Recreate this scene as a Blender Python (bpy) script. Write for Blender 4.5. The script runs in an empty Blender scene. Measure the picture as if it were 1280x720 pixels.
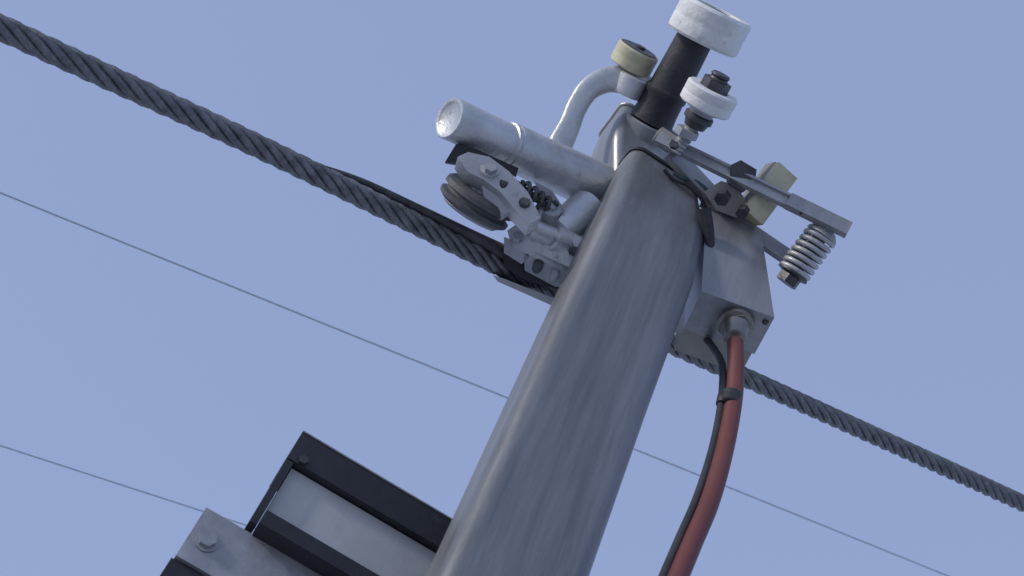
import bpy, bmesh, math, random
from mathutils import Vector, Matrix
random.seed(4)
scene = bpy.context.scene
# ------------------------------------------------------------------ survey frame
EL, RO = math.radians(46), math.radians(26.6)
C = Vector((0, 0, 1.7))
r0 = Vector((1, 0, 0)); u0 = Vector((0, -math.sin(EL), math.cos(EL))); Fw = Vector((0, math.cos(EL), math.sin(EL)))
R = r0*math.cos(RO) + u0*math.sin(RO)
U = -r0*math.sin(RO) + u0*math.cos(RO)
FP = 1777.8
def P(u, v, d): return C + R*((u-640)*d/FP) + U*((360-v)*d/FP) + Fw*d
def D(x, y, z): return (R*x + U*y - Fw*z).normalized()
W = Vector((0, 0, 1))
A = D(.92, -.385, .065); A = (A - W*A.dot(W)).normalized()
N = A.cross(W).normalized()
if N.dot(Fw) > 0: N = -N

# ------------------------------------------------------------------ materials
def mat(name, c1, c2, rough=.5, metal=0., scale=8., stretch=(1, 1, 1), bump=.05, bscale=60., rvar=.12, spots=None, streak=0.):
    m = bpy.data.materials.new(name); m.use_nodes = True
    nt = m.node_tree; n = nt.nodes; l = nt.links
    b = n['Principled BSDF']
    tc = n.new('ShaderNodeTexCoord'); mp = n.new('ShaderNodeMapping'); mp.inputs['Scale'].default_value = stretch
    l.new(tc.outputs['Object'], mp.inputs['Vector'])
    no = n.new('ShaderNodeTexNoise'); no.inputs['Scale'].default_value = scale; no.inputs['Detail'].default_value = 8; no.inputs['Roughness'].default_value = .65
    l.new(mp.outputs[0], no.inputs['Vector'])
    cr = n.new('ShaderNodeValToRGB'); cr.color_ramp.elements[0].position = .32; cr.color_ramp.elements[1].position = .68
    cr.color_ramp.elements[0].color = (*c1, 1); cr.color_ramp.elements[1].color = (*c2, 1)
    l.new(no.outputs['Fac'], cr.inputs[0])
    out = cr.outputs[0]
    if streak:
        mp2 = n.new('ShaderNodeMapping'); mp2.inputs['Scale'].default_value = (60, 60, 1.2)
        l.new(tc.outputs['Object'], mp2.inputs['Vector'])
        n4 = n.new('ShaderNodeTexNoise'); n4.inputs['Scale'].default_value = 1.6; n4.inputs['Detail'].default_value = 6; n4.inputs['Roughness'].default_value = .7
        l.new(mp2.outputs[0], n4.inputs['Vector'])
        m4 = n.new('ShaderNodeMapRange'); m4.inputs[1].default_value = .3; m4.inputs[2].default_value = .7; m4.inputs[3].default_value = 1-streak; m4.inputs[4].default_value = 1+streak
        l.new(n4.outputs['Fac'], m4.inputs[0])
        vm = n.new('ShaderNodeVectorMath'); vm.operation = 'SCALE'
        l.new(out, vm.inputs[0]); l.new(m4.outputs[0], vm.inputs['Scale']); out = vm.outputs[0]
    if spots:
        n3 = n.new('ShaderNodeTexNoise'); n3.inputs['Scale'].default_value = spots[1]; n3.inputs['Detail'].default_value = 8; n3.inputs['Roughness'].default_value = .6
        l.new(tc.outputs['Object'], n3.inputs['Vector'])
        r3 = n.new('ShaderNodeValToRGB'); r3.color_ramp.elements[0].position = spots[2]; r3.color_ramp.elements[1].position = spots[2]+.12
        r3.color_ramp.elements[1].color = (.8, .8, .8, 1)
        l.new(n3.outputs['Fac'], r3.inputs[0])
        mx = n.new('ShaderNodeMixRGB'); l.new(r3.outputs[0], mx.inputs[0]); l.new(out, mx.inputs[1]); mx.inputs[2].default_value = (*spots[0], 1)
        out = mx.outputs[0]
    l.new(out, b.inputs['Base Color'])
    mr = n.new('ShaderNodeMapRange'); mr.inputs[3].default_value = max(.05, rough-rvar); mr.inputs[4].default_value = min(1, rough+rvar)
    l.new(no.outputs['Fac'], mr.inputs[0]); l.new(mr.outputs[0], b.inputs['Roughness'])
    b.inputs['Metallic'].default_value = metal
    n2 = n.new('ShaderNodeTexNoise'); n2.inputs['Scale'].default_value = bscale; n2.inputs['Detail'].default_value = 5
    l.new(mp.outputs[0], n2.inputs['Vector'])
    bp = n.new('ShaderNodeBump'); bp.inputs['Strength'].default_value = bump; bp.inputs['Distance'].default_value = .01
    l.new(n2.outputs['Fac'], bp.inputs['Height']); l.new(bp.outputs[0], b.inputs['Normal'])
    return m
M_STEEL = mat('hanger_steel', (.15, .155, .165), (.25, .255, .265), .44, .45, 5, (3, 3, .35), .05, 90, streak=.13)
M_STEEL2 = mat('cover_steel', (.23, .235, .245), (.33, .335, .345), .40, .5, 6, (3, 3, .6), .04, 90, streak=.08)
M_ALU = mat('cast_aluminium', (.42, .43, .44), (.64, .65, .66), .40, .5, 9, (1, 1, 1), .15, 120, spots=((.22, .22, .225), 26, .60))
M_ALUD = mat('worn_aluminium', (.32, .325, .335), (.48, .485, .495), .45, .4, 14, (1, 1, 1), .15, 120, spots=((.15, .15, .155), 35, .61))
M_GALV = mat('galvanised', (.27, .275, .285), (.40, .405, .415), .45, .4, 25, (1, 1, 1), .08, 100, spots=((.17, .17, .17), 22, .62))
M_WHITE = mat('white_nylon', (.60, .60, .59), (.78, .78, .76), .55, 0, 18, (1, 1, 1), .3, 60, spots=((.38, .37, .35), 26, .60))
M_YEL = mat('aged_polyurethane', (.48, .45, .29), (.62, .59, .42), .5, 0, 22, (1, 1, 1), .2, 60, spots=((.32, .29, .19), 40, .61))
M_RUB = mat('black_rubber', (.014, .015, .018), (.04, .042, .048), .55, 0, 20, (1, 1, 1), .15, 90)
M_BLK = mat('black_paint', (.010, .011, .014), (.025, .026, .03), .5, 0, 12, (1, 1, 1), .1, 90, spots=((.06, .06, .065), 30, .64))
M_DARK = mat('oily_steel', (.04, .04, .042), (.11, .11, .115), .45, .5, 30, (1, 1, 1), .15, 120)
M_ROPE = mat('rope_steel', (.10, .103, .11), (.25, .255, .265), .46, .45, 40, (1, 1, 1), .3, 220)
M_TYRE = mat('grey_tyre', (.05, .05, .052), (.12, .12, .125), .55, .1, 20, (1, 1, 1), .15, 90)
M_PANEL = mat('pale_panel', (.40, .405, .41), (.50, .505, .51), .5, 0, 6, (1, 1, 1), .05, 60, streak=.04)
M_BEIGE = mat('beige_plastic', (.20, .19, .17), (.30, .29, .26), .5, 0, 10, (1, 1, 1), .06, 80, spots=((.12, .115, .105), 16, .58))
M_RED = mat('red_cable_sheath', (.105, .030, .028), (.17, .047, .040), .55, 0, 9, (1, 1, .3), .06, 60, spots=((.09, .045, .04), 14, .58))
M_BRASS = mat('gland_metal', (.20, .19, .17), (.32, .31, .28), .4, .7, 20)
M_GREEN = mat('teal_wire', (.06, .11, .11), (.08, .15, .14), .5, 0, 20)
M_SNOW = mat('snow', (.42, .43, .45), (.58, .59, .60), .8, 0, .6, (1, 1, 1), .4, 3)

# ------------------------------------------------------------------ mesh helpers
def parent(name, loc):
    e = bpy.data.objects.new(name, None); e.location = loc; e.empty_display_size = .1
    scene.collection.objects.link(e); return e
def finish(bm, name, m, par=None, bevel=0, seg=2, ang=38):
    if bevel:
        ed = [e for e in bm.edges if len(e.link_faces) == 2 and e.calc_face_angle(0) > math.radians(30)]
        bmesh.ops.bevel(bm, geom=ed, offset=bevel, segments=seg, affect='EDGES', profile=.6, clamp_overlap=True)
    bmesh.ops.recalc_face_normals(bm, faces=bm.faces)
    for f in bm.faces: f.smooth = True
    for e in bm.edges:
        if len(e.link_faces) == 2 and e.calc_face_angle(0) > math.radians(ang): e.smooth = False
    me = bpy.data.meshes.new(name); bm.to_mesh(me); bm.free()
    ob = bpy.data.objects.new(name, me); scene.collection.objects.link(ob)
    me.materials.append(m)
    if par:
        ob.parent = par; ob.matrix_parent_inverse = Matrix.Translation(-par.location)
    if bevel:
        w = ob.modifiers.new('wn', 'WEIGHTED_NORMAL'); w.keep_sharp = True
    return ob
def frame(ax):
    ax = ax.normalized(); t = Vector((0, 0, 1)) if abs(ax.z) < .9 else Vector((1, 0, 0))
    x = ax.cross(t).normalized(); return x, ax.cross(x).normalized(), ax
def lathe(name, c, ax, prof, m, par, n=48, close=True):
    x, y, z = frame(ax); bm = bmesh.new(); rings = []
    for t, r in prof:
        rings.append([bm.verts.new(c + z*t + (x*math.cos(2*math.pi*i/n) + y*math.sin(2*math.pi*i/n))*max(r, 1e-4)) for i in range(n)])
    for a, b in zip(rings, rings[1:]):
        for i in range(n): bm.faces.new((a[i], a[(i+1) % n], b[(i+1) % n], b[i]))
    if close: bm.faces.new(rings[0][::-1]); bm.faces.new(rings[-1])
    return finish(bm, name, m, par)
def catmull(pts, k=8):
    out = []; n = len(pts)
    for i in range(n-1):
        p0 = pts[max(i-1, 0)]; p1 = pts[i]; p2 = pts[i+1]; p3 = pts[min(i+2, n-1)]
        for j in range(k):
            t = j/k
            out.append(.5*((2*p1) + (p2-p0)*t + (2*p0-5*p1+4*p2-p3)*t*t + (3*p1-p0-3*p2+p3)*t**3))
    out.append(pts[-1]); return out
def sweep(name, pts, rad, m, par, n=16, smooth=True, k=8, flat=1., fdir=None, closed=False):
    rp = rad if isinstance(rad, (list, tuple)) else [rad]*len(pts)
    if smooth:
        q = catmull([Vector((*p,)) for p in pts], k)
        rr = [v.x for v in catmull([Vector((r, 0, 0)) for r in rp], k)]
    else: q = pts; rr = rp
    bm = bmesh.new(); rings = []; px = None
    for i, p in enumerate(q):
        t = (q[min(i+1, len(q)-1)] - q[max(i-1, 0)]).normalized()
        if px is None:
            px = fdir if fdir else frame(t)[0]
        px = (px - t*px.dot(t)).normalized(); py = t.cross(px)
        rings.append([bm.verts.new(p + px*math.cos(2*math.pi*j/n)*rr[i]*flat + py*math.sin(2*math.pi*j/n)*rr[i]) for j in range(n)])
    for a, b in zip(rings, rings[1:]):
        for i in range(n): bm.faces.new((a[i], a[(i+1) % n], b[(i+1) % n], b[i]))
    bm.faces.new(rings[0][::-1]); bm.faces.new(rings[-1])
    return finish(bm, name, m, par, ang=50)
def prism(name, pts, ext, m, par, bevel=.003, seg=2):
    bm = bmesh.new(); a = [bm.verts.new(p) for p in pts]; b = [bm.verts.new(p+ext) for p in pts]
    bm.faces.new(a); bm.faces.new(b[::-1]); n = len(pts)
    for i in range(n): bm.faces.new((a[i], b[i], b[(i+1) % n], a[(i+1) % n]))
    return finish(bm, name, m, par, bevel, seg)
def pp(lst, d): return [P(q[0], q[1], q[2] if len(q) > 2 else d) for q in lst]
def beam(name, p0, p1, w, t, m, par, face=None, bevel=.002):
    ax = (p1-p0).normalized(); fn = face or N
    fn = (fn - ax*fn.dot(ax)).normalized(); s = ax.cross(fn)
    pts = [p0-s*w/2, p1-s*w/2, p1+s*w/2, p0+s*w/2]
    return prism(name, [p+fn*t/2 for p in pts], -fn*t, m, par, bevel)
def hexnut(name, c, ax, r, h, m, par):
    x, y, z = frame(ax)
    return prism(name, [c + (x*math.cos(i*math.pi/3) + y*math.sin(i*math.pi/3))*r for i in range(6)], z*h, m, par, .0015)
def bolt(name, p0, p1, r, m, par):
    ax = (p1-p0); L = ax.length; prof = []; k = int(L/.004)
    for i in range(k+1):
        prof.append((L*i/k, r*(1 if i % 2 else .86)))
    return lathe(name, p0, ax, prof, m, par, 20)
def coil(name, p0, p1, Rr, r, turns, m, par):
    x, y, z = frame(p1-p0); L = (p1-p0).length; q = []
    S = int(turns*20)
    for i in range(S+1):
        a = 2*math.pi*turns*i/S
        q.append(p0 + z*L*i/S + (x*math.cos(a)+y*math.sin(a))*Rr)
    return sweep(name, q, r, m, par, 10, smooth=False)
def px(n, d=2.9): return n*d/FP

# ------------------------------------------------------------------ hanger
HG = parent('chairlift_hanger_arm', P(723, 500, 2.5))
yaw = Matrix.Rotation(math.radians(13), 3, 'Z')
def ringpts(c, wx, wy, rc, Aa, Na, q=12):
    ring = []
    for ci, (sx, sy) in enumerate(((1, 1), (-1, 1), (-1, -1), (1, -1))):
        for j in range(q+1):
            a = math.pi/2*(ci + j/q); rr = min(rc, wx/2-.001, wy/2-.001)
            ring.append(c + Aa*(sx*(wx/2-rr) + math.cos(a)*rr) + Na*(sy*(wy/2-rr) + math.sin(a)*rr))
    return ring
def loops(name, secs, m, par, k=6, rot=None, rc=.035, ang=50):
    Aa = (rot @ A) if rot else A; Na = (rot @ N) if rot else N
    if k == 1:
        cs = [s[0] for s in secs]; ws = [Vector((s[1], s[2], s[3] if len(s) > 3 else rc)) for s in secs]
    else:
        cs = catmull([s[0] for s in secs], k); ws = catmull([Vector((s[1], s[2], s[3] if len(s) > 3 else rc)) for s in secs], k)
    bm = bmesh.new(); rings = []
    for c, w in zip(cs, ws):
        rings.append([bm.verts.new(p) for p in ringpts(c, w.x, w.y, w.z, Aa, Na)])
    n = len(rings[0])
    for a, b in zip(rings, rings[1:]):
        for i in range(n): bm.faces.new((a[i], a[(i+1) % n], b[(i+1) % n], b[i]))
    bm.faces.new(rings[0][::-1]); bm.faces.new(rings[-1])
    return finish(bm, name, m, par, ang=ang)
h1 = P(641, 705, 2.2); h2 = P(724, 500, 2.5)
loops('arm_tube', [(h1+(h1-h2)*1.6, .218, .14), (h1, .218, .14), (h2, .220, .14), (P(791, 338, 2.76), .221, .14), (P(794, 329, 2.78), .221, .14),
                   (P(808, 285, 2.89), .212, .138), (P(812, 262, 2.955), .201, .135), (P(815, 240, 3.01), .182, .125, .030), (P(818, 226, 3.045), .160, .11, .028), (P(819, 221, 3.055), .145, .095, .028)], M_STEEL, HG, k=1, rot=yaw, rc=.033, ang=9.5)
loops('upper_housing', [(P(796, 275, 3.07), .19, .14), (P(796, 215, 3.14), .19, .14), (P(803, 176, 3.22), .172, .125), (P(805, 169, 3.235), .16, .11)], M_STEEL2, HG, rot=yaw, rc=.022)
Ay, Ny = yaw @ A, yaw @ N
rp_ = ringpts(P(803, 175, 3.222), .176, .129, .024, Ay, Ny)
sweep('housing_rim', rp_+[rp_[0]], .0035, M_ALU, HG, 8, smooth=False)
loops('seam_gasket', [(P(817, 230, 3.035), .172, .122), (P(818, 227, 3.042), .172, .122)], M_BLK, HG, rot=yaw, rc=.030)
AX = D(.42, .85, .28)
lathe('top_post', P(814, 152, 3.14), P(872, 42, 3.08)-P(814, 152, 3.14), [(0, .050), (.03, .047), (.06, .046), (.065, .049), (.075, .049), (.08, .044), (.22, .040)], M_RUB, HG)
lathe('post_flange', P(811, 157, 3.145), P(872, 42, 3.08)-P(814, 152, 3.14), [(-.03, .056), (.002, .056), (.006, .052)], M_STEEL2, HG)
def roller(name, c, ax, r, h, m, hub, hole=.45):
    e = parent(name, c)
    lathe('tread', c-ax*h/2, ax, [(0.004, r*.5), (0, r*.55), (0, r*.93), (h*.08, r), (h*.45, r*1.0), (h*.5, r*.985), (h*.55, r), (h*.92, r), (h, r*.93), (h, r*hole+.004), (h*.9, r*hole), (h*.6, r*hole)], m, e, 64)
    lathe('bearing', c-ax*h*.53, ax, [(0, r*.42), (h*.95, r*.42), (h*1.0, r*.36), (h*1.0, r*.2)], hub, e, 32)
    return e
e = roller('guide_roller', P(887, 32, 3.05), AX, .082, .076, M_WHITE, M_DARK, .62)
e = roller('guide_roller', P(793, 73, 3.15), D(.45, .83, .33), .049, .048, M_YEL, M_ALUD, .86)
lathe('cap', P(793, 73, 3.15), D(.45, .83, .33), [(0, .03), (.022, .043), (.0255, .040), (.0255, .012), (.031, .012), (.031, .0)], M_DARK, e, 32)
ax3 = D(.42, .85, .34)
e = roller('guide_roller', P(886, 123, 2.9), ax3, .056, .044, M_WHITE, M_GALV, .5)
c3 = P(886, 123, 2.9)
hexnut('nut', c3+ax3*.018, ax3, .030, .024, M_DARK, e); bolt('stud', c3+ax3*.03, c3+ax3*.056, .021, M_DARK, e)
lathe('washer', c3-ax3*.022, -ax3, [(0, .034), (.006, .034), (.007, .026), (.014, .026)], M_GALV, e)
lathe('collar', c3-ax3*.036, -ax3, [(0, .028), (.003, .031), (.014, .031), (.017, .026), (.03, .022)], M_DARK, e)
bolt('shank', c3-ax3*.05, P(844, 190, 2.93), .0165, M_GALV, e)
hexnut('lock_nut', P(856, 170, 2.92), ax3, .025, .016, M_GALV, e)

# ------------------------------------------------------------------ grip
GR = parent('rope_grip', P(680, 280, 2.85))
t0 = P(561, 147, 2.74); t1 = P(748, 234, 3.0); ta = (t1-t0); TL = ta.length
lathe('cylinder_tube', t0, ta, [(.003, 0), (.003, .030), (.0015, .032), (0, .034), (0, .040), (.003, .042), (.145, .042), (.147, .046), (.155, .046), (.157, .044), (.16, .047), (TL, .052)], M_ALU, GR, 64)
for k, (a, b) in enumerate(((580, 143), (568, 158), (690, 205))):
    lathe('grub_screw', P(a, b, 2.735+.18*(a-561)/184), D(-.1, .3, 1), [(-.02, .005), (.005, .005), (.006, .003)], M_DARK, GR, 12)
sweep('curved_lever', pp([(818, 120, 3.14), (792, 104, 3.14), (763, 99, 3.13), (738, 110, 3.11), (722, 132, 3.09), (712, 157, 3.07), (700, 182, 3.05), (690, 210, 3.03)], 0), [.030, .031, .029, .026, .025, .026, .030, .034], M_ALU, GR, 20, flat=.5, fdir=D(0, 0, 1))
lathe('lever_boss', P(790, 103, 3.13), AX, [(-.03, .03), (-.027, .034), (.012, .034), (.015, .03)], M_ALU, GR)
wax = D(.53, .80, .20)
wc = P(598, 250, 2.76)
lathe('grip_wheel', wc-wax*.026, wax, [(0.01, .015), (.008, .05), (.0, .056), (.0, .066), (.006, .075), (.014, .076), (.018, .067), (.024, .067), (.028, .076), (.038, .075), (.044, .067), (.046, .05), (.04, .04), (.038, .0)], M_TYRE, GR, 64)
lathe('wheel_flange', wc-wax*.033, wax, [(0, .058), (.004, .062), (.007, .062)], M_GALV, GR, 64)
lathe('wheel_hub', wc-wax*.04, wax, [(0, .022), (.02, .026), (.05, .026), (.058, .018), (.06, 0)], M_ALUD, GR)
prism('wheel_bracket', pp([(572, 196), (585, 190), (612, 196), (636, 214), (660, 240), (676, 272), (662, 280), (644, 262), (626, 240), (604, 224), (584, 214)], 2.69), -N*.03+D(0, 0, -1)*.01, M_ALU, GR, .006, 3)
prism('wheel_bracket_web', pp([(600, 216), (628, 232), (640, 262), (628, 270), (606, 252)], 2.705), -N*.012, M_ALUD, GR, .004, 3)
prism('wheel_guard', pp([(556, 203), (570, 180), (590, 184), (648, 210), (645, 220), (592, 198), (576, 197), (568, 205)], 2.73), Fw*.03, M_BLK, GR, .003)
hexnut('bracket_bolt', P(612, 213, 2.685), N, .013, .01, M_GALV, GR)
lathe('bracket_washer', P(612, 213, 2.69), N, [(0, .019), (.004, .019)], M_ALUD, GR)
hexnut('bracket_bolt', P(655, 256, 2.69), N, .011, .01, M_DARK, GR)
lathe('bracket_hole', P(630, 228, 2.69), N, [(-.01, .008), (.0025, .008)], M_DARK, GR, 20)
coil('grip_spring', P(648, 232, 2.78), P(690, 262, 2.80), .016, .0045, 5, M_DARK, GR)
bolt('spring_rod', P(640, 226, 2.78), P(700, 270, 2.80), .008, M_DARK, GR)
prism('link_plate', pp([(668, 226), (690, 238), (706, 262), (700, 285), (676, 283), (664, 262), (676, 252)], 2.84), Fw*.03, M_ALUD, GR, .004)
lathe('pivot_pin', P(688, 266, 2.80), N, [(-.03, .02), (.01, .02), (.013, .017), (.013, .008), (.018, .007)], M_GALV, GR)
prism('jaw_casting', pp([(634, 288), (655, 274), (690, 284), (735, 300), (734, 340), (704, 338), (668, 322), (640, 308)], 2.80), Fw*.10, M_ALU, GR, .007, 3)
lathe('casting_barrel', P(664, 284, 2.78), P(735, 318, 2.85)-P(664, 284, 2.78), [(0, .014), (.004, .019), (.05, .02), (.054, .026), (.13, .027)], M_ALU, GR)
lathe('casting_boss', P(700, 290, 2.86), P(738, 258, 2.93)-P(700, 290, 2.86), [(-.02, .026), (-.012, .036), (.03, .040), (.1, .042)], M_ALU, GR)
prism('jaw_block', pp([(655, 318), (668, 314), (712, 334), (706, 360), (694, 358), (656, 338)], 2.80), Fw*.09, M_GALV, GR, .004)
prism('jaw_tooth', pp([(630, 296), (658, 306), (662, 322), (652, 330), (630, 316)], 2.80), Fw*.07, M_ALUD, GR, .004)
lathe('jaw_pin', P(673, 330, 2.795), N, [(-.02, .010), (.004, .010), (.006, .007)], M_DARK, GR)
lathe('jaw_pin', P(694, 341, 2.795), N, [(-.02, .009), (.004, .009), (.006, .006)], M_GALV, GR)
hexnut('jaw_bolt', P(646, 299, 2.79), N, .012, .01, M_GALV, GR)
hexnut('jaw_bolt', P(716, 316, 2.79), N, .010, .01, M_DARK, GR)
beam('grip_strut', P(690, 300, 2.79), P(726, 316, 2.82), .012, .02, M_GALV, GR)
prism('rope_saddle', pp([(616, 344), (632, 349), (690, 372), (712, 378), (712, 385), (690, 382), (622, 352)], 2.85), Fw*.05, M_PANEL, GR, .002)
sweep('rope_tongue', pp([(392, 205, 2.70), (450, 228, 2.73), (520, 262, 2.78), (590, 297, 2.83), (655, 330, 2.88), (700, 352, 2.9)], 0), [.003, .007, .009, .011, .015, .017], M_DARK, GR, 12, flat=1.6, fdir=N)
prism('jaw_dark_insert', pp([(628, 314), (660, 322), (700, 350), (700, 362), (660, 352), (630, 334)], 2.83), Fw*.06, M_BLK, GR, .003)

# ------------------------------------------------------------------ right-hand lever, pads, spring
LV = parent('grip_control_lever', P(940, 235, 2.88))
b0, b1, b2 = P(822, 172, 2.95), P(992, 256, 2.88), P(1061, 288, 2.85)
fn = D(.1, .55, .8)
beam('lever_bar', b0, b1, px(18), .012, M_GALV, LV, fn)
beam('lever_tip', P(985, 251, 2.875), b2, px(21), .016, M_STEEL2, LV, fn)
beam('lever_flange', P(838, 178, 2.95), P(1055, 282, 2.865), .006, .03, M_GALV, LV, fn)
beam('lower_link', P(880, 250, 2.97), P(988, 324, 2.92), px(20), .014, M_GALV, LV, fn)
beam('cross_link', P(838, 190, 2.98), P(905, 262, 2.98), px(22), .02, M_ALUD, LV, fn)
for (a, b) in ((842, 183), (1003, 265), (1046, 285)):
    hexnut('lever_bolt', P(a, b, 2.865)-fn*.0, fn, .010, .008, M_DARK, LV)
prism('pad_clamp', pp([(914, 206), (926, 200), (946, 212), (944, 226), (930, 240), (912, 230)], 2.90), Fw*.05, M_DARK, LV, .003)
prism('pad_holder', pp([(880, 240), (902, 226), (922, 234), (935, 255), (920, 272), (896, 262)], 2.92), Fw*.05, M_BEIGE, LV, .004)
hexnut('pad_bolt', P(905, 244, 2.90), D(-.4, -.5, .8), .016, .02, M_DARK, LV)
hexnut('pad_bolt', P(930, 262, 2.90), D(-.4, -.5, .8), .013, .02, M_DARK, LV)
s0, s1 = P(1030, 290, 2.88), P(988, 346, 2.88); sa = (s1-s0).normalized()
SP = parent('coil_spring', (s0+s1)/2)
coil('spring_wire', s0+sa*.012, s1-sa*.012, .030, .0055, 6.5, M_ALUD, SP)
lathe('spring_core', s0-sa*.02, sa, [(0, .018), (.03, .018), (.031, .015), ((s1-s0).length+.02, .015)], M_DARK, SP)
lathe('spring_seat', s1-sa*.014, sa, [(0, .03), (.004, .034), (.008, .034), (.012, .02)], M_DARK, SP)
hexnut('spring_nut', s1-sa*.002, sa, .024, .018, M_DARK, SP)
lathe('spring_cup', s0-sa*.006, sa, [(0, .024), (.012, .034), (.016, .034)], M_GALV, SP)
PD = parent('friction_pad', P(957, 243, 2.93))
beam('pad_block', P(979, 214, 2.95), P(936, 272, 2.93), px(32), px(30), M_YEL, PD, D(.55, .45, .7), .004)
beam('pad_backing', P(966, 206, 2.965), P(925, 262, 2.945), px(8), px(28), M_BEIGE, PD, D(.55, .45, .7), .002)
GW = parent('wiring', P(870, 232, 2.93))
sweep('teal_lead', pp([(842, 216), (852, 222), (868, 226), (882, 236), (888, 246)], 2.97), .0045, M_GREEN, GW)
sweep('black_lead', pp([(830, 212), (842, 224), (860, 232), (876, 248), (884, 268)], 2.95), .004, M_RUB, GW)
lathe('sensor', P(836, 178, 2.97), D(.7, -.5, .2), [(-.03, .016), (-.028, .02), (.01, .02), (.013, .015), (.03, .012)], M_BEIGE, GW)

# ------------------------------------------------------------------ switch box
SB = parent('switch_box', P(920, 350, 2.85))
fr = [P(883, 262, 2.93), P(951, 287, 2.94), P(968, 397, 2.78), P(877, 364, 2.77)]
prism('metal_cover', fr, -N*.11, M_STEEL2, SB, .009, 4)
ctr = sum(fr, Vector())/4
inner = [ctr + (p-ctr)*.95 - N*.012 - W*.004 for p in fr]
prism('plastic_body', inner, -N*.165, M_BEIGE, SB, .014, 4)
gl = P(920, 402, 2.80); ga = (P(917, 440, 2.72)-gl).normalized()
lathe('cable_gland', gl-ga*.03, ga, [(0, .033), (.03, .033), (.034, .036), (.044, .036), (.046, .028), (.052, .028), (.056, .026), (.085, .022), (.088, .018)], M_BRASS, SB)
hexnut('gland_nut', gl+ga*.006, ga, .033, .014, M_BRASS, SB)
for (a, b) in ((884, 374), (957, 402)):
    lathe('cover_screw', P(a, b, 2.79), N, [(-.004, .006), (.002, .006), (.003, .004)], M_DARK, SB, 16)
sweep('box_gasket_shade', pp([(881, 260), (886, 300), (881, 345), (872, 378), (864, 400)], 2.87), .012, M_RUB, SB)  # black gasket line, made thick to paint the arm-edge shadow in the gap

# ------------------------------------------------------------------ cables
CB = parent('electrical_cable', P(900, 560, 2.5))
cp = [(919, 428, 2.73), (920, 455, 2.68), (917, 500, 2.60), (906, 560, 2.48), (888, 625, 2.35), (865, 680, 2.25), (842, 735, 2.15), (815, 800, 2.02), (790, 870, 1.9)]
sweep('red_sheath', pp(cp, 0), .0165, M_RED, CB, 20)
lathe('tape_band', P(911, 508, 2.585), P(916, 488, 2.62)-P(911, 508, 2.585), [(0, .018), (.002, .0205), (.03, .0205), (.032, .018)], M_RUB, CB)
lathe('tape_band', P(903, 506, 2.585), P(907, 488, 2.62)-P(903, 506, 2.585), [(0, .011), (.002, .0125), (.028, .0125), (.03, .011)], M_RUB, CB)
CB2 = parent('electrical_cable', P(880, 560, 2.5))
sweep('black_sheath', pp([(884, 425, 2.86), (893, 437, 2.78), (903, 458, 2.70), (902, 500, 2.60), (892, 556, 2.49), (873, 618, 2.37), (849, 674, 2.26), (826, 728, 2.16), (799, 795, 2.03), (774, 865, 1.91)], 0), .0075, M_RUB, CB2)

# ------------------------------------------------------------------ frame (lower left)
FR = parent('chair_support_frame', P(400, 640, 2.4))
Lx = (A*.978 - N*.208).normalized(); Mx = (N*.978 + A*.208).normalized()
def fbox(name, o, l0, l1, w0, w1, m0, m1, m, bevel=.003):
    pts = [o+Lx*l0+W*w0+Mx*m1, o+Lx*l1+W*w0+Mx*m1, o+Lx*l1+W*w1+Mx*m1, o+Lx*l0+W*w1+Mx*m1]
    return prism(name, pts, -Mx*(m1-m0), m, FR, bevel)
o1 = P(378, 540, 2.4)
fbox('channel_top', o1, 0, .42, -.060, 0, -.10, 0, M_BLK)
fbox('channel_end', o1, .001, .014, -.20, -.061, -.10, -.002, M_BLK, .002)
fbox('channel_edge', o1, .0, .42, .0005, .003, -.06, .002, M_GALV, .001)
fbox('panel', o1, .016, .42, -.185, -.062, -.08, -.018, M_PANEL)
fbox('channel_shadow_lip', o1, .016, .42, -.215, -.188, -.10, .03, M_BLK)  # black lip; its colour paints in the shadow band between channel and rail
hexnut('channel_bolt', o1+Lx*.025-W*.05, Mx, .009, .006, M_DARK, FR)
o2 = P(258, 634, 2.25)
fbox('rail', o2, 0, .50, -.10, 0, -.035, 0, M_GALV, .003)
fbox('rail_back', o2, .02, .50, -.16, -.012, -.12, -.037, M_BLK, .003)
fbox('rail_lower', o2, -.004, .50, -.20, -.103, -.05, -.008, M_BLK, .003)
hexnut('rail_bolt', o2+Lx*.028-W*.052, Mx, .015, .011, M_GALV, FR)
lathe('rail_washer', o2+Lx*.028-W*.052, Mx, [(-.001, .02), (.003, .02)], M_GALV, FR)

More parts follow.
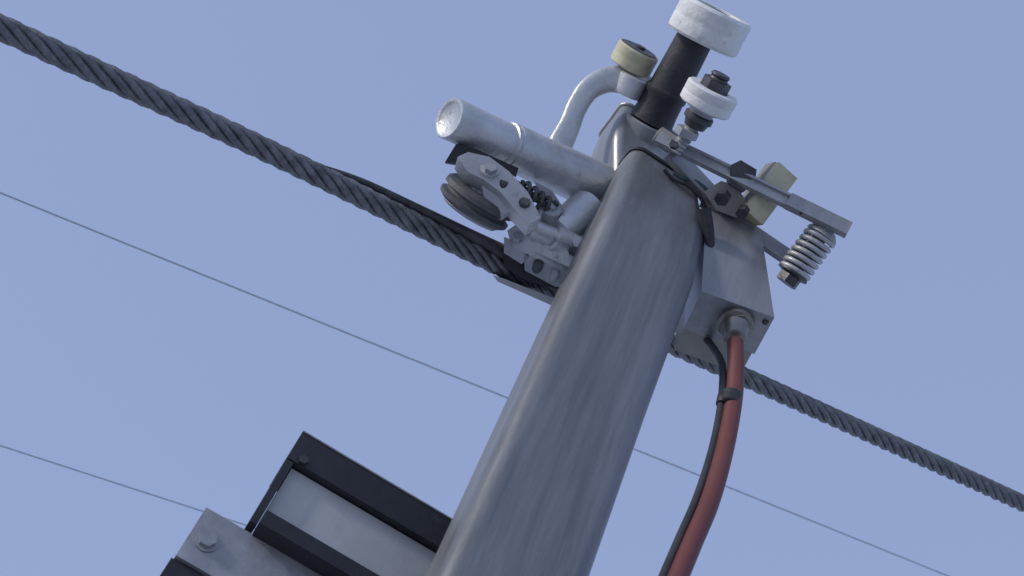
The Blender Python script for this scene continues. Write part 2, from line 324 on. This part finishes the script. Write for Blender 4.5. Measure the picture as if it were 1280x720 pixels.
# ------------------------------------------------------------------ haul rope
RP = parent('haul_rope', P(690, 362, 2.9))
ra, rb = P(0, 34, 2.35), P(1280, 630, 3.66)
rdir = (rb-ra).normalized()
ctrl = [ra-rdir*3.0, ra-rdir*1.5, ra, P(350, 196, 2.62), P(690, 364, 2.94), P(885, 451, 3.12), rb, rb+rdir*1.5, rb+rdir*4]
cl = catmull(ctrl, 60)
def resample(pts, step):
    out = [pts[0]]; acc = 0
    for a, b in zip(pts, pts[1:]):
        L = (b-a).length
        while acc+L >= step:
            t = (step-acc)/L; a = a.lerp(b, t); out.append(a); L = (b-a).length; acc = 0
        acc += L
    return out
cl = resample(cl, .014)
Rr = .0225; lay = .21
bm = bmesh.new()
x, y, z = frame(rdir)
for s in range(6):
    prev = None
    for i, p in enumerate(cl):
        a = 2*math.pi*(s/6) + 2*math.pi*(i*.014)/lay
        cc = p + (x*math.cos(a)+y*math.sin(a))*Rr*.64
        rad = (x*math.cos(a)+y*math.sin(a)); tan = (-x*math.sin(a)+y*math.cos(a))
        ring = [bm.verts.new(cc + (rad*math.cos(2*math.pi*j/9) + tan*math.sin(2*math.pi*j/9))*Rr*.37) for j in range(9)]
        if prev:
            for j in range(9): bm.faces.new((prev[j], prev[(j+1) % 9], ring[(j+1) % 9], ring[j]))
        prev = ring
finish(bm, 'strands', M_ROPE, RP, ang=60)
sweep('rope_core', cl[::20], Rr*.5, M_BLK, RP, 8, smooth=False)
sweep('rope_span_down', [ra-rdir*3.0, ra-rdir*60], Rr*.97, M_ROPE, RP, 16, smooth=False)
sweep('rope_span_up', [cl[-1], cl[-1]+rdir*60], Rr*.97, M_ROPE, RP, 16, smooth=False)

# ------------------------------------------------------------------ thin wires
def wire(a, b, r):
    e = parent('overhead_wire', (a+b)/2); d = (b-a)
    pts = [a + d*(-1.2 + 3.4*i/40) for i in range(41)]
    sweep('wire_strand', pts, r, M_BLK, e, 8, smooth=False)
wire(P(0, 241, 7.5), P(1185, 720, 10.5), .0030)
wire(P(0, 557, 7.2), P(250, 638, 7.8), .0024)

# ------------------------------------------------------------------ ground
bm = bmesh.new(); S = 1500; K = 60
vs = {}
for i in range(K+1):
    for j in range(K+1):
        xx = ((i/K*2-1)); yy = ((j/K*2-1)); xx = xx**3*S; yy = yy**3*S
        rr = math.hypot(xx, yy)
        zz = -.05 + .25*math.sin(xx*.09+1)*math.cos(yy*.07) * min(1, rr/12)
        vs[i, j] = bm.verts.new((xx, yy, zz))
for i in range(K):
    for j in range(K): bm.faces.new((vs[i, j], vs[i+1, j], vs[i+1, j+1], vs[i, j+1]))
finish(bm, 'snow_ground', M_SNOW)

# ------------------------------------------------------------------ light: hazy daylight
sd = D(-.62, .80, .02)
el = math.asin(sd.z); rot = math.atan2(sd.x, sd.y)
w = bpy.data.worlds.new('World'); scene.world = w; w.use_nodes = True
nt = w.node_tree; bg = nt.nodes['Background']
sky = nt.nodes.new('ShaderNodeTexSky'); sky.sky_type = 'NISHITA'; sky.sun_disc = False
sky.sun_elevation = el; sky.sun_rotation = rot; sky.air_density = 1.0; sky.dust_density = 2.5; sky.ozone_density = 2.0; sky.altitude = 1500
haze = nt.nodes.new('ShaderNodeMixRGB'); haze.inputs[0].default_value = .55; haze.inputs[2].default_value = (3.85, 4.8, 7.8, 1)
nt.links.new(sky.outputs[0], haze.inputs[1]); nt.links.new(haze.outputs[0], bg.inputs[0]); bg.inputs[1].default_value = .12
sl = bpy.data.lights.new('sun', 'SUN'); sl.energy = 2.0; sl.angle = math.radians(6); sl.color = (1, .95, .88)
so = bpy.data.objects.new('sun', sl); scene.collection.objects.link(so)
so.rotation_euler = sd.to_track_quat('Z', 'Y').to_euler()
print('SUN', math.degrees(el), math.degrees(rot))
# ------------------------------------------------------------------ camera
cd = bpy.data.cameras.new('camera'); cd.lens = 50; cd.sensor_width = 36; cd.clip_end = 5000; cd.clip_start = .05
cd.dof.use_dof = True; cd.dof.focus_distance = 2.85; cd.dof.aperture_fstop = 8
co = bpy.data.objects.new('camera', cd); scene.collection.objects.link(co)
co.matrix_world = Matrix(((R.x, U.x, -Fw.x, C.x), (R.y, U.y, -Fw.y, C.y), (R.z, U.z, -Fw.z, C.z), (0, 0, 0, 1)))
scene.camera = co
scene.view_settings.view_transform = 'Standard'; scene.view_settings.look = 'None'; scene.view_settings.exposure = 0
